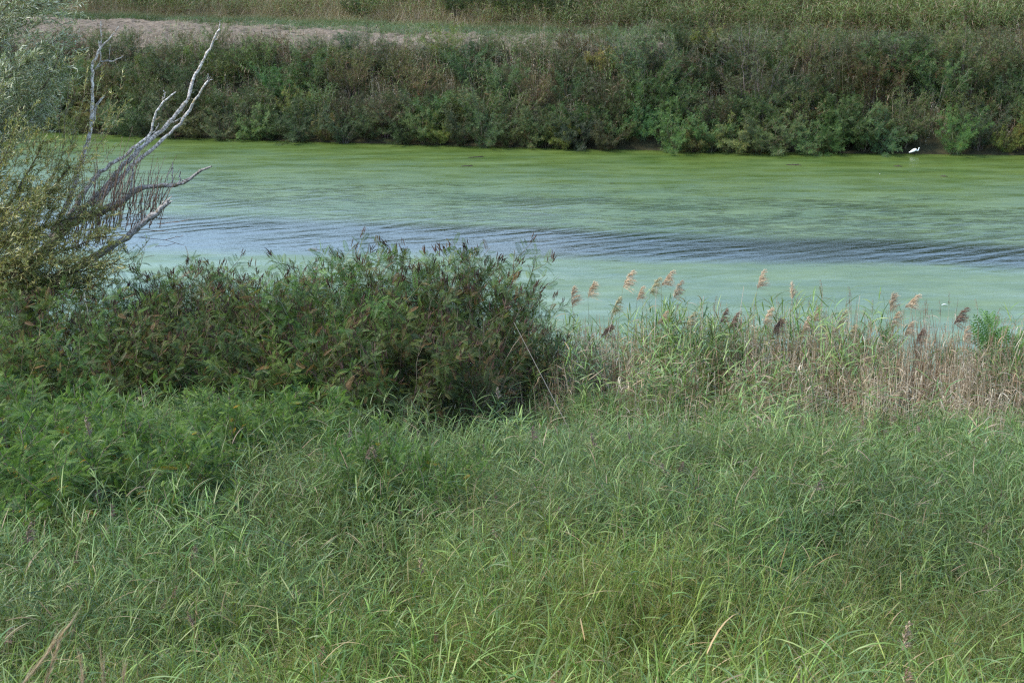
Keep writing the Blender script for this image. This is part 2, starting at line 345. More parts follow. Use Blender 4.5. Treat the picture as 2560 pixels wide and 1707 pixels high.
def grass_clump(seed, nb=90, H=(.7, 1.25), rad=.28, w=(.004, .009), cols=(G2*1.15, G1, np.array([.17, .20, .06])), dead=.12):
    global rng; rng = np.random.default_rng(seed); mb = MB()
    for s in range(nb):
        b = np.array([rng.normal(0, rad), rng.normal(0, rad), -.1]); c = cols[rng.integers(len(cols))]*rng.uniform(.75, 1.2)
        if rng.random() < dead: c = TAN*rng.uniform(.6, 1.1)
        blade(mb, b, rng.uniform(0, 6.28), rng.uniform(*H), rng.uniform(*w), rng.uniform(1.25, 1.55), rng.uniform(.3, 1.7), c, 7, .22)
    for s in range(nb//9):
        b = np.array([rng.normal(0, rad), rng.normal(0, rad), 0]); az = rng.uniform(0, 6.28); h = rng.uniform(.9, 1.15)*H[1]
        tt = np.linspace(0, 1, 5)[:, None]; p = b+np.array([0, 0, 1])*h*tt+np.array([math.cos(az), math.sin(az), 0])*h*.22*tt**2+WIND*.1*h*tt**2
        mb.tube(p, .0022, 3, cols[0]*1.1)
        for q in range(14):
            f = rng.uniform(.72, 1); i = min(int(f*4), 3); pp = p[i]+(p[i+1]-p[i])*(f*4-i); d = unit(rng.normal(0, 1, 3)*[1, 1, .5]+[.3, 0, .6])
            mb.ribbon(np.array([pp, pp+d*.06, pp+d*.11+[0.01, 0, -.02]]), [.002, .003, .002], unit(rng.normal(0, 1, 3)), np.array([.22, .20, .09])*rng.uniform(.7, 1.2))
    return mb.mesh('grass_clump', M_stuff)
def dry_clump(seed, nst=13, H=(1.2, 2.3), rad=.26, lean=.09, leaves=3, plumes=2):
    global rng; rng = np.random.default_rng(seed); mb = MB()
    for s in range(nst):
        h = rng.uniform(*H); b = np.array([rng.normal(0, rad), rng.normal(0, rad), -.15]); ln = rng.normal(0, lean, 2)
        t = np.linspace(0, 1, 5)[:, None]; p = b+np.array([ln[0], ln[1], 1])*(h+.15)*t
        c = np.array([[.55, .43, .30], [.46, .35, .23], [.62, .54, .42], [.36, .23, .14]][rng.integers(4)])*rng.uniform(.7, 1.15)
        if rng.random() < .2:                                          # snapped stem, upper half folded over
            az = rng.uniform(0, 6.28); k = p[2+rng.integers(2)]; d = np.array([math.cos(az), math.sin(az), rng.uniform(-2.2, -.5)])
            p = np.array([p[0], (p[0]+k)/2, k, k+unit(d)*h*.2, k+unit(d)*h*.42])
        mb.tube(p, np.linspace(.0075, .004, 5), 3, c)
        for q in range(leaves):
            f = rng.uniform(.2, .98); i = min(int(f*4), 3); pp = p[i]+(p[i+1]-p[i])*(f*4-i)
            blade(mb, pp, rng.uniform(0, 6.28), rng.uniform(.18, .40), rng.uniform(.008, .018), rng.uniform(.1, .9), rng.uniform(1.4, 2.8), c*rng.uniform(.6, 1.1), 5, .1)
        if s < plumes: plume(mb, p[-1], p[-1]-p[-2], rng.uniform(.2, .3), np.array([.30, .20, .13]), 22, .3, hair=2)
    return mb.mesh('dry_clump', M_stuff)

reeds = [reed_clump(100+k) for k in range(7)]+[reed_clump(120, plumes=2), reed_clump(121, plumes=1)]
grasses = [grass_clump(140+k) for k in range(4)]
drys = [dry_clump(160+k) for k in range(6)]
tallreeds = [reed_clump(180+k, 9, (1.7, 2.5), .28, (.32, .52), (.018, .028), .2) for k in range(4)]

def vn(x, y, s, seed=0):
    """cheap smooth noise 0..1"""
    r = np.random.default_rng(seed); v = 0
    for o_ in range(4):
        a = r.uniform(0, 6.28, 4); f = s*1.9**o_
        v = v+(np.sin(x*f*math.cos(a[0])+y*f*math.sin(a[0])+a[1])+np.sin(x*f*math.cos(a[2])+y*f*math.sin(a[2])+a[3]))/1.5**o_
    return .5+v/7.5

# near bank shrubs: photo column and row of the top, distance, kind, width
DARKN = [
  (1250, 632, 28.6, 0, .40), (1165, 610, 28.3, 1, .55), (1065, 616, 28.0, 2, .62), (930, 632, 28.4, 0, .9), (860, 622, 27.6, 1, .95), (770, 652, 28.6, 2, .95),
  (690, 700, 28.0, 0, 1.0), (1318, 722, 28.4, 1, .42), (960, 760, 26.3, 2, 1.0), (840, 800, 25.8, 0, 1.1), (1075, 800, 26.0, 1, .85), (720, 820, 26.0, 2, 1.1), (560, 690, 29.0, 1, .9),
  (440, 665, 28.9, 0, 1.0), (330, 690, 28.6, 2, 1.05), (200, 690, 28.6, 1, 1.1), (80, 700, 28.2, 0, 1.1), (500, 790, 26.6, 1, 1.1), (330, 800, 26.2, 0, 1.1), (150, 800, 26.0, 2, 1.15), (-60, 720, 27.4, 1, 1.1), (10, 810, 25.4, 0, 1.1), (620, 800, 26.4, 2, 1.0)]
SEEDN = [(1100, 640, 28.9, 0, .75), (620, 690, 28.3, 1, .95), (420, 700, 29.3, 0, .9), (1165, 790, 26.4, 1, .9), (960, 810, 25.4, 0, 1.0), (1350, 830, 28.4, 1, .85), (1010, 690, 27.4, 0, .8), (1180, 720, 27.6, 1, .75), (480, 740, 27.6, 1, 1.0), (250, 770, 27.2, 0, 1.0), (780, 760, 26.6, 1, .9)]
BRIGHT = [(60, 960, 20.6, 0, 1.15), (230, 1000, 20.2, 1, 1.1), (380, 985, 20.8, 2, 1.1), (120, 1075, 18.4, 2, 1.1), (300, 1085, 18.3, 0, 1.1), (430, 1080, 19.0, 1, .85), (-40, 1060, 18.6, 1, 1.2),
                                     (520, 950, 22.4, 2, 1.0), (640, 955, 22.6, 0, 1.05), (760, 965, 22.8, 1, .95), (560, 1030, 21.0, 1, .9), (-80, 950, 22, 0, 1.2), (150, 945, 22.6, 1, 1.0), (-30, 1170, 17.2, 2, .9)]
# areas of the near bank: shrubs stand at the left (see below), reed everywhere else
rng = np.random.default_rng(5)
N = 7000
y = 7.2+24.3*rng.random(N)**.9; x = rng.uniform(-1, 1, N)*(3.6+y*.41)
keep = y < near_shore(x)-.35
x, y = x[keep], y[keep]; N = len(x)
z = ground(x, y)
u = 1280+x*FPX/(y*math.cos(PITCH)+(CAM_H-z)*math.sin(PITCH))
block = np.zeros(N)
for lst, rr in ((DARKN, 1.15), (SEEDN, 1.0), (BRIGHT, .95)):
    for (u_, v_, y_, k_, w_) in lst:
        x_ = at(u_, v_, y_)[0]; block = np.maximum(block, ss(1.35, .7, np.hypot(x-x_, y-y_)/rr))
dens = (1-.72*block)*np.where(vn(x, y, 1.25, 41) < .38, .40, 1)
hollow = ((x+1.6)/2.0)**2+((y-24.5)/1.6)**2 < 1; dens[hollow] = .25
keep = rng.random(N) < dens; x, y, z, block = x[keep], y[keep], z[keep], block[keep]; N = len(x)
patch = vn(x, y, .33, 3); g2 = vn(x, y, .8, 8)
yellow = np.clip(1.5-np.hypot((x-.8)/6, (y-12)/5), 0, 1)*.8+.3*(g2-.5)
isg = rng.random(N) < np.clip(.22+.6*yellow+.5*(vn(x, y, 1.1, 19)-.5), 0, .7)*(y < 23)
sp_ = (vn(x, y, .9, 23) > .62) & (rng.random(N) < .16)
idx = np.where(isg, 9+rng.integers(0, 4, N), rng.choice(9, N, p=[.14]*7+[.012, .008]))
idx = np.where(sp_ & ~isg, 7+rng.integers(0, 2, N), idx)
nearshore = ss(7, 1.5, near_shore(x)-y)
h = (.92+.40*(patch-.5)+.5*(vn(x, y, 1.5, 12)-.5)+rng.normal(0, .13, N))*(1-.55*ss(19, 27, y)*np.where(x > -1, 1, .7))*(1-.35*block)
h = np.where(isg, h*1.12, h)
val = (.92+.55*(patch-.4))[:, None]*np.array([1, 1, 1]); val = val*rng.uniform(.85, 1.15, (N, 1))
warm = np.clip(yellow, 0, 1)[:, None]
tint = val*(1-warm)+val*warm*np.array([1.14, 1.12, .74])
tint *= 1+rng.normal(0, .05, (N, 3))
rot = np.c_[rng.normal(0, .14, N), rng.normal(.03, .14, N), rng.uniform(-2.2, 2.2, N)]
o = scatter('reed_bed', 'dense green reed and grass covering the near bank', reeds+grasses, np.c_[x, y, z], rot, np.c_[np.full((N, 2), 1.)*h[:, None]**.5, h], idx, tint)

# dry tan reed along the near water's edge, thickest towards the right
rng = np.random.default_rng(6)
N = 1700
x = rng.uniform(-9, 17, N); s = rng.random(N)**1.5*8.5; y = near_shore(x)-.1-s
pr = (.45+.5*ss(-2, 7, x))*(1-.85*ss(2.5, 8, s+3*(vn(x, y, .9, 51)-.5))); keep = rng.random(N) < pr
x, y, s = x[keep], y[keep], s[keep]; N = len(x)
tint = rng.uniform(.75, 1.35, (N, 1))*np.array([[1, 1, 1]])
scatter('dry_reeds', 'tan dead reed stalks standing and leaning along the near waterline', drys+tallreeds, np.c_[x, y, ground(x, y)], np.c_[rng.normal(0, .12, (N, 2)), rng.uniform(0, 6.28, N)],
        np.c_[np.full((N, 2), 1.), rng.uniform(.7, 1.15, N)*(.75+.25*ss(-1, 5, x))*(1-.30*ss(2, 6, s))], np.where(rng.random(N) < .58+.34*ss(-2, 10, x)+.22*(vn(x, y, 1.9, 31)-.5), rng.integers(0, 6, N), 6+rng.integers(0, 4, N)), tint)

# levee beyond the field: dry grass, green strip at its toe, tall reed to the right
rng = np.random.default_rng(7)
N = 10500
x = rng.uniform(-62, 52, N); d = rng.uniform(-5.5, 17, N)-np.where(rng.random(N) < .25, 7*ss(-34, -10, x), 0); y = toe(x)+d
f_ = vn(x, y, .16, 4); right = ss(-8, 16, x)
strip = d < -1.0+2*(f_-.5)
kind = np.where(strip, 0, np.where(rng.random(N) < .25+.65*right, 2, 1)); kind = np.where((d > 3.5) & (rng.random(N) < .4), 2, kind)
farg = [grass_clump(200+k, 46, (.7, 1.2), .4, (.012, .022), (np.array([.11, .16, .055]), np.array([.08, .13, .05])), .12) for k in range(2)]
farg += [grass_clump(205+k, 46, (.8, 1.35), .42, (.012, .024), (np.array([.42, .335, .235]), np.array([.30, .235, .165]), np.array([.17, .185, .09])), .3) for k in range(3)]
farr = [reed_clump(210+k, 8, (1.6, 2.4), .4, (.28, .46), (.015, .026), .4) for k in range(3)]
idx = np.where(kind == 0, rng.integers(0, 2, N), np.where(kind == 1, 2+rng.integers(0, 3, N), 5+rng.integers(0, 3, N)))
val = rng.uniform(.8, 1.2, (N, 1))*(.75+.5*f_)[:, None]
tint = val*np.where((kind == 2)[:, None], np.array([.84, .74, .80]), .95)
scatter('levee_grass', 'tall dry grass and reed on the levee behind the field', farg+farr, np.c_[x, y, ground(x, y)-.05], np.c_[rng.normal(0, .08, (N, 2)), rng.uniform(0, 6.28, N)],
        np.c_[np.ones((N, 2))*1.2, np.where(kind == 0, .55, rng.uniform(.75, 1.2, N))], idx, tint)

# undergrowth between the shrubs of the far bank
rng = np.random.default_rng(8)
N = 2600
x = rng.uniform(-46, 42, N); b = rng.uniform(1.2, 10.5, N); y = far_shore(x)+b
keep = (b < 7.4) | (x > 3) | (rng.random(N) < .03); x, y, b = x[keep], y[keep], b[keep]; N = len(x)
dd = [dry_clump(230+k, 9, (1.0, 2.0), .35, .12, 6, 0) for k in range(3)]
idx = np.where(rng.random(N) < .55, rng.integers(0, 3, N), np.where(rng.random(N) < .85, 3+rng.integers(0, 2, N), 5+rng.integers(0, 3, N)))
tint = rng.uniform(.6, 1.0, (N, 1))*np.array([[1, 1, 1]])
scatter('bank_undergrowth', 'dry stems and rough grass between the far bank shrubs', dd+farg[:2]+farr, np.c_[x, y, ground(x, y)], np.c_[rng.normal(0, .12, (N, 2)), rng.uniform(0, 6.28, N)],
        np.c_[np.ones((N, 2)), rng.uniform(.7, 1.15, N)*np.where(b > 7, .6, 1)], idx, tint)

# ------------------------------------------------------------------ shrubs with feathery (pinnate) leaves
def pinnate(npair, droop, wl=.26, rach=True):
    """leaf of length 1 along +Y, leaflets in pairs"""
    mb = MB(); t = np.linspace(0, 1, 5); zc = lambda t: -droop*t**2
    if rach: mb.ribbon(np.c_[0*t, t, zc(t)], np.full(5, .012), (1, 0, 0), (1.1, 1.05, .9))
    for q in range(npair):
        f = .16+.82*q/(npair-1) if npair > 1 else .5
        L = wl*math.sin(math.pi*(.22+.62*f))**.7; w = .54/npair
        for s in (-1, 1):
            b = np.array([0, f, zc(f)]); d = unit(np.array([s, .42, -.12])); e = np.array([-d[1]*s, d[0]*s, 0])*s
            m_ = b+d*L*.5; tip = b+d*L+np.array([0, 0, -.03])
            mb.add([b, m_-e*w*.5, tip, m_+e*w*.5], [[0, 1, 2, 3]], np.array([1, 1, 1])*rng.uniform(.88, 1.12))
    b = np.array([0, 1, zc(1)]); w = .6/npair
    mb.add([b, b+[-w*.5, wl*.28, -.02], b+[0, wl*.6, -.05], b+[w*.5, wl*.28, -.02]], [[0, 1, 2, 3]], (1, 1, 1))
    return np.concatenate(mb.v), np.concatenate(mb.f), np.concatenate(mb.c)
def make_shrub(seed, H, W, nstem, nlat, leafL, npair, cols, tip, tipamt, brown=0., spikes=0, fullness=1., low=.25, yel=0., wl=.26):
    """returns meshes stems, crown, spikes. Base at the origin."""
    global rng; rng = np.random.default_rng(seed)
    Ts = [pinnate(npair, dr, wl) for dr in (.12, .28, .5)]
    ms, mc, mp = MB(), MB(), MB(); P, A, S, C, Z = [], [], [], [], []
    def leaves(path, n, t0, age):
        k = len(path)-1; az = rng.uniform(0, 6.28)
        for q in range(n):
            f = t0+(1-t0)*(q+.7*rng.random())/n; f = min(f, .999); i = int(f*k); p = path[i]+(path[i+1]-path[i])*(f*k-i)
            ax = unit(path[i+1]-path[i]); az += 2.4+rng.normal(0, .4)
            o1 = unit(np.cross(ax, [.3, .2, .9])); o2 = np.cross(ax, o1); out = o1*math.cos(az)+o2*math.sin(az)
            up = .35+.55*f
            d = unit(out+ax*up+np.array([0, 0, .12])); sc = leafL*rng.uniform(.65, 1.12)*(1-.45*max(0, f-.75)/.25)
            c = cols[rng.integers(len(cols))]*rng.uniform(.72, 1.25)
            g = max(0, f-.55)/.45*tipamt*age; c = c*(1-g)+np.array(tip)*g
            r = rng.random()
            if r < brown: c = np.array([.20, .115, .05])*rng.uniform(.6, 1.2)
            elif r < brown+yel*(1 if p[2] < H*.55 else .15): c = np.array([.62, .36, .04])*rng.uniform(.7, 1.1)
            P.append(p); A.append(d); S.append(sc); C.append(c); Z.append(rng.integers(3))
    for s in range(nstem):
        az = s*2.4+rng.normal(0, .4); r = W*.5*math.sqrt((s+.6)/nstem)*rng.uniform(.75, 1.2); h = H*(1-.33*(r/(W*.5))**2)*rng.uniform(.82, 1.04)
        o = np.array([math.cos(az), math.sin(az), 0]); t = np.linspace(0, 1, 9)[:, None]
        wob = np.cumsum(rng.normal(0, .022*H, (9, 3)), axis=0)*t
        path = o*(.07*W+0*t)*rng.uniform(.3, 1)+o*r*t**1.25+np.array([0, 0, 1])*(h*(t*1.12-.12*t**2)-.12)+wob
        ms.tube(path, np.linspace(.022, .005, 9)*(H/3)**.5*rng.uniform(.7, 1.2), 4, np.array([.22, .18, .13])*rng.uniform(.5, 1.3))
        leaves(path, int(14*fullness), .6, 1)
        for q in range(nlat):
            f = low+(.97-low)*((q+rng.random())/nlat); i = min(int(f*8), 7); p0 = path[i]+(path[i+1]-path[i])*(f*8-i)
            a2 = az+rng.normal(0, 1.25); ln = H*rng.uniform(.14, .30)*(1.1-.45*f)
            d = unit(np.array([math.cos(a2), math.sin(a2), rng.uniform(.25, 1.1)])); t2 = np.linspace(0, 1, 5)[:, None]
            lp = p0+d*ln*t2+np.array([0, 0, 1])*ln*rng.uniform(-.15, .35)*t2**2
            ms.tube(lp, np.linspace(.007, .003, 5), 3, np.array([.16, .13, .08])*rng.uniform(.6, 1.3))
            leaves(lp, int(rng.integers(8, 13)*fullness), .12, .5+.5*f)
            if spikes and f > .5 and rng.random() < spikes:
                for w in range(rng.integers(4, 8)):
                    d3 = unit(d*.6+np.array([0, 0, .8])+WIND*.25+rng.normal(0, .28, 3)); b = lp[-1]+rng.normal(0, .03, 3); L = rng.uniform(.09, .17)
                    tt = np.linspace(0, 1, 4)[:, None]
                    mp.tube(b+d3*L*tt+rng.normal(0, .01, 3)*tt**2, np.array([.003, .008, .008, .003]), 5, np.array([.075, .045, .034])*rng.uniform(.6, 1.5))
    P, A, S, C, Z = map(np.array, (P, A, S, C, Z))
    up = np.array([0, 0, 1.])+rng.normal(0, .55, (len(P), 3)); F = frames(A, up)
    for k in range(3):
        m = Z == k; mc.stamp(Ts[k], F[m], P[m], S[m], C[m])
    return ms.mesh('stem', M_stem), mc.mesh('crown', M_leaf), (mp.mesh('seed_spike', M_stem) if mp.n else None)
def plant(kind, name, label, cat, loc, group, rz, sc, color=(1, 1, 1)):
    t = thing(name, label, cat, loc, group, rz, sc)
    for nm, me in zip(('stem', 'crown', 'seed_spikes'), kind):
        if me is not None:
            p = obj(nm, me, t); p.color = (*color, 1)
            if nm == 'seed_spikes': p['kind'] = 'stuff'
    return t

D1, D2, D3 = np.array([.07, .115, .038]), np.array([.095, .14, .042]), np.array([.055, .10, .042])
OL, OB = np.array([.12, .13, .045]), np.array([.15, .125, .05])
YG = (.20, .24, .05)
# far bank kinds: low leaf count per leaf, many leaves
fk = dict(
  dark=[make_shrub(300+k, 2.6, 3.0, 17, 9, .17, 4, (D1, D2, D3), (.14, .19, .05), .7, .01, wl=.38, fullness=1.35, low=.10) for k in range(3)],
  olive=[make_shrub(310+k, 3.0, 2.9, 16, 9, .16, 4, (D2, OL, D2), (.20, .21, .055), .6, .05, spikes=.12, wl=.38, fullness=1.2, low=.18) for k in range(3)],
  brown=[make_shrub(320+k, 2.8, 2.8, 15, 9, .16, 4, (OL, OB, D2), (.20, .17, .06), .5, .20, spikes=.3, wl=.38, fullness=1.05, low=.2) for k in range(2)],
  yellow=[make_shrub(330+k, 2.0, 2.4, 14, 9, .16, 4, (OL, np.array([.15, .18, .05]), D2), (.30, .29, .05), .8, .03, wl=.38, fullness=1.2, low=.10) for k in range(2)])
FL = dict(dark=('dark green feathery shrub on the steep far bank', 'dark green far bank shrubs'),
          olive=('olive green shrub with bare grey stems high on the far bank', 'olive far bank shrubs'),
          brown=('brownish shrub full of dark seed heads near the top of the far bank', 'brown seeding far bank shrubs'),
          yellow=('yellow green bushy shrub standing out on the far bank', 'yellow green far bank shrubs'),
          edge=('low shrub overhanging the duckweed at the far waterline', 'shrubs overhanging the far waterline'))
rng = np.random.default_rng(21); cnt = 0
for row, (b, sp, hs) in enumerate([(.15, 1.15, .80), (1.5, 1.7, .95), (3.2, 2.0, 1.05), (4.9, 2.1, 1.0), (6.7, 2.2, .92), (8.3, 2.6, .62)]):
    xx = -46+rng.random()*2
    while xx < 42:
        xx += sp*rng.uniform(.7, 1.3); bb = b+rng.normal(0, .45)
        if row == 0: bb = max(bb, -.15)
        if row == 5 and xx < -1 and rng.random() < .78: continue
        if row == 4 and xx < -6 and rng.random() < .45: continue
        if row < 2 and 20.6 < xx < 22.2: continue                      # the egret's muddy gap
        yy = far_shore(xx)+bb; r = rng.random()
        if row == 0: kd = 'dark' if r < .72 else 'yellow'
        elif row < 3: kd = 'dark' if r < .66 else 'olive' if r < .88 else 'yellow' if r < .94 else 'brown'
        else: kd = 'dark' if r < .20 else 'olive' if r < .58 else 'brown' if r < .86 else 'yellow'
        if xx > 4 and row > 1 and r > .45 and kd == 'dark': kd = 'olive'
        ks = fk[kd]; s = hs*rng.uniform(.8, 1.2)*(1.1 if xx > 5 and row < 3 else .86 if row > 3 else 1)*(1-(1-float(ss(-1, 8, xx)))*[0, 0, .05, .20, .36, .42][row])
        lab, grp = FL['edge'] if row == 0 else FL[kd]
        if row == 0: lab = lab.replace('low', 'low yellow green' if kd == 'yellow' else 'low dark green'); grp = ('yellow green ' if kd == 'yellow' else 'dark green ')+grp
        if row and kd != 'brown': lab = lab.replace(' high', '').replace('far bank', 'far bank, low near the water' if row < 3 else 'far bank, high near the field'); grp += ', lower half' if row < 3 else ', upper half'
        v = rng.uniform(.52, 1.2); col = np.array([1, 1, 1])*v*(1+rng.normal(0, .10, 3))
        nm = 'waterside_shrub' if row == 0 else {'dark': 'green_shrub', 'olive': 'olive_shrub', 'brown': 'seeding_shrub', 'yellow': 'yellow_green_shrub'}[kd]
        t = plant(ks[rng.integers(len(ks))], nm, lab, 'shrub', (xx, yy, max(float(ground(xx, yy)), -.12)), grp, rng.uniform(0, 6.28), (s*rng.uniform(.95, 1.25), s*rng.uniform(.95, 1.25), s), col)
        if row == 0: t.rotation_euler = (R(rng.uniform(10, 40)), 0, rng.uniform(-.6, .6))
        cnt += 1

for q, (xx, dd_, s, lab) in enumerate([(-33, 2.2, 1.5, 'dark shrub on the levee above the ploughed field'), (-29, 2.6, 1.7, 'larger dark shrub on the levee above the ploughed field'), (-12, 1.2, 1.0, 'lone dark shrub at the foot of the levee grass'),
                                (-4, 1.6, 1.4, 'dark spreading shrub in the levee grass'), (0, 1.8, 1.6, 'dark spreading shrub in the levee grass'), (3.5, 1.8, 1.4, 'dark spreading shrub in the levee grass'), (22, 6, 1.3, 'dark bramble mound among the tall levee reeds'), (26, 7, 1.5, 'dark bramble mound among the tall levee reeds'), (30, 5, 1.3, 'dark bramble mound among the tall levee reeds')]):
    yy = float(toe(np.array(float(xx))))+dd_
    plant(fk['dark'][q % 3], 'levee_shrub', lab, 'shrub', (xx, yy, float(ground(xx, yy))), {3: 'levee grass shrubs', 4: 'levee grass shrubs', 5: 'levee grass shrubs', 6: 'levee brambles', 7: 'levee brambles', 8: 'levee brambles'}.get(q), q*1.3, (s*1.25, s*1.2, s*.9), (.68, .75, .68))

# near bank kinds: full leaf detail
nk = [make_shrub(400+k, 3.4, 3.0, 13, 10, .25, 10, (D1*1.1, D2, D3*1.1), (.17, .25, .05), .8, .08, spikes=.6, fullness=.92, low=.30) for k in range(3)]
nb = [make_shrub(410+k, 3.0, 2.8, 12, 9, .23, 10, (D2, OL*.8, D1), (.15, .19, .05), .5, .14, spikes=.95, fullness=.8, low=.3) for k in range(2)]
nn = [make_shrub(430+k, 3.4, 1.5, 5, 9, .24, 10, (D1*1.15, D2*1.1, D3*1.15), (.17, .25, .05), .75, .05, spikes=.55, fullness=.95, low=.35) for k in range(3)]
ns_ = [make_shrub(440+k, 3.4, .8, 3, 7, .24, 10, (D1*1.25, D2*1.2, D3*1.2), (.17, .25, .05), .75, .04, spikes=.5, fullness=.9, low=.45) for k in range(3)]
lk = [make_shrub(420+k, 2.3, 2.4, 13, 9, .22, 11, (np.array([.065, .135, .038]), np.array([.085, .165, .036]), np.array([.055, .115, .04])), (.22, .34, .04), .85, 0, fullness=1.25, low=.22, yel=.03, wl=.21) for k in range(3)]
def near_plant(kinds, k, name, label, cat, u, vtop, y, group, Hm, rz, wide=1.0, color=(1, 1, 1)):
    co = np.empty(len(kinds[k][1].vertices)*3); kinds[k][1].vertices.foreach_get('co', co); Hm = np.percentile(co[2::3], 99.7)
    p = at(u, vtop, y); g = float(ground(p[0], y)); s = (p[2]-g)/Hm
    return plant(kinds[k], name, label, cat, (p[0], y, g), group, rz, (s*wide, s*wide, s), color)
DL = {0: 'dark shrub with a forked leafy top at the reed end of the thicket', 1: 'tallest dark shrub of the thicket with fine leaves against the blue ripples', 2: 'dark shrub with brown seed spikes next to the tallest one',
      3: 'dark shrub with two fresh green tips over the pale water', 4: 'broad dark green shrub in the middle of the waterline thicket', 5: 'dark shrub with a single pointed top over pale green water',
      6: 'rounded dark shrub between the pointed one and the dead tree', 7: 'low dark shrub sloping down to the first plumed reeds', 12: 'airy dark shrub with brown seed heads nearest the willow bush',
      'left': 'dark feathery shrub in the tangle below the dead tree', 'front': 'dark feathery shrub in the thicket front facing the grass'}
for q, (u, v, y, k, w) in enumerate(DARKN):
    near_plant(nn if w < .7 else nk, k, 'near_bank_shrub', DL[q] if q in DL else DL['left'] if u < 560 else DL['front'], 'shrub', u, v, y, None if q in DL else 'dark shrubs under the dead tree' if u < 560 else 'dark shrubs facing the grass', 3.4, 1.3*q, 1.0 if w < .7 else w, np.array([[1, 1, 1], [1.25, 1.2, .9], [.8, .85, .85], [1.1, .95, .85], [.95, 1.15, .9]][q % 5])*(.85+.3*((q*37) % 10)/10))
for q, (u, v, y, k, w) in enumerate([(1182, 600, 28.6, 0, .26), (1258, 618, 28.8, 1, .22), (1068, 605, 28.4, 2, .26), (905, 618, 28.6, 1, .28), (858, 612, 28.2, 0, .26), (772, 640, 28.7, 2, .26), (1340, 702, 28.6, 1, .24), (690, 672, 28.6, 0, .28), (570, 672, 29.0, 2, .28), (415, 600, 29.2, 1, .30), (480, 640, 29.2, 0, .28)]):
    near_plant(ns_, k, 'leafy_shoot', 'slender leafy shoot standing taller than the dark thicket around it', 'shrub', u, v, y, 'tall leafy shoots above the thicket', 3.4, 1.9*q, 1.0, (1.1, 1.1, 1.0))
for q, (u, v, y, k, w) in enumerate(SEEDN):
    near_plant(nb, k, 'seeding_shrub', 'sparse brownish shrub loaded with dark seed spikes on the near bank', 'shrub', u, v, y, 'brown seeding shrubs on the near bank', 3.0, 2.1*q, w)
for q, (u, v, y, k, w) in enumerate(BRIGHT):
    near_plant(lk, k, 'bright_green_shrub', 'bright green fern leaved shrub with yellow leaflets low down at the edge of the grass' if y < 21.5 else 'bright green fern leaved shrub in front of the dark thicket', 'shrub', u, v, y, 'bright green shrubs at the grass edge' if y < 21.5 else 'bright green shrubs before the thicket', 2.3, 1.7*q, w, np.array([1, 1, 1])*(.85+.3*((q*53) % 10)/10))
for q, (u, v, y, w) in enumerate([(1010, 1055, 19.6, .75), (930, 1085, 19.0, .7), (1110, 1120, 18.6, .65)]):
    near_plant(lk, q, 'young_shrub', 'small feathery green shrub alone in the middle of the grass', 'shrub', u, v, y, 'young shrubs in the open grass', 2.3, q*2.2, w, (.8, .85, .8))

# ------------------------------------------------------------------ locust saplings at the right end of the waterline
for q, (u, v, y, H) in enumerate([(2470, 805, 29.3, 2), (2545, 850, 28.8, 2), (2150, 838, 29.6, 2), (2215, 832, 29.8, 2), (2370, 872, 29.6, 2)]):
    rng = np.random.default_rng(500+q); p = at(u, v, y); g = float(ground(p[0], y)); h = p[2]-g
    lab = ['tall locust sapling with big fresh green leaves at the end of the waterline', 'leafy locust sapling with yellowish tip beside the tall one', 'short locust sapling behind the dry reeds', 'bushy light green locust sapling behind the drooping reed plumes', 'small dark locust sapling under a lone bent reed'][q]
    t = thing('locust_sapling', lab, 'sapling', (p[0], y, g)); ms = MB(); tt = np.linspace(0, 1, 8)[:, None]
    path = np.array([0, 0, 1])*h*tt+np.array([.12, 0, 0])*rng.normal(0, 1)*tt*(1-tt)*3; ms.tube(path, np.linspace(.014, .004, 8), 5, (.14, .15, .08)); obj('stem', ms.mesh('stem', M_stem), t)
    mc = MB(); T = [pinnate(8, d_, .27) for d_ in (.15, .3, .5)]; n = 40 if q else 52
    f = np.linspace(.42, 1, n); az = np.arange(n)*2.4+rng.normal(0, .3, n); P = np.stack([np.interp(f, tt[:, 0], path[:, i]) for i in range(3)], 1)
    A = np.stack([np.cos(az), np.sin(az), 1.0+1.3*np.clip(f-.6, 0, 1)], 1); S = (.50 if q < 2 else .34)*(1-.5*np.clip(f-.8, 0, 1)/.2)*rng.uniform(.8, 1.15, n)
    C = np.array([.11, .22, .05])*rng.uniform(.75, 1.35, (n, 1)); z = rng.integers(0, 3, n); Fm = frames(A, np.array([0, -.5, .7])+rng.normal(0, .5, (n, 3)))
    for k in range(3): mc.stamp(T[k], Fm[z == k], P[z == k], S[z == k], C[z == k])
    obj('crown', mc.mesh('crown', M_leaf), t)

# ------------------------------------------------------------------ single reeds with plumes in front of the water
rng = np.random.default_rng(31); plum_m, leaf_m, stem_m = [], [], []
for k in range(5):
    mb = MB(); plume(mb, np.zeros(3), np.array([.12, 0, 1]), .38, np.array([.60, .49, .36]), 95, .52, sidev=(1.1, .2, -.3), hair=5, wid=.011); plum_m.append(mb.mesh('plume', M_dry))
for k in range(5):
    mb = MB(); blade(mb, np.zeros(3), 0, .46, .026, rng.uniform(.8, 1.2), rng.uniform(.9, 2.2), np.array([.075, .125, .06])*rng.uniform(.8, 1.2), 8, .1); leaf_m.append(mb.mesh('leaf', M_leaf))
REEDS = [(1446, 723), (1484, 703), (1572, 674), (1607, 717), (1543, 744), (1669, 672), (1638, 691), (1699, 701), (1516, 803), (1730, 779), (1658, 773),
         (1909, 678), (1997, 711), (1813, 774), (1838, 778), (1947, 793), (1924, 768), (2043, 768), (2020, 791), (2081, 810), (2110, 776), (2136, 810),
         (2244, 734), (2280, 726), (2247, 778), (2276, 805), (2307, 820), (2402, 763), (2429, 818)]
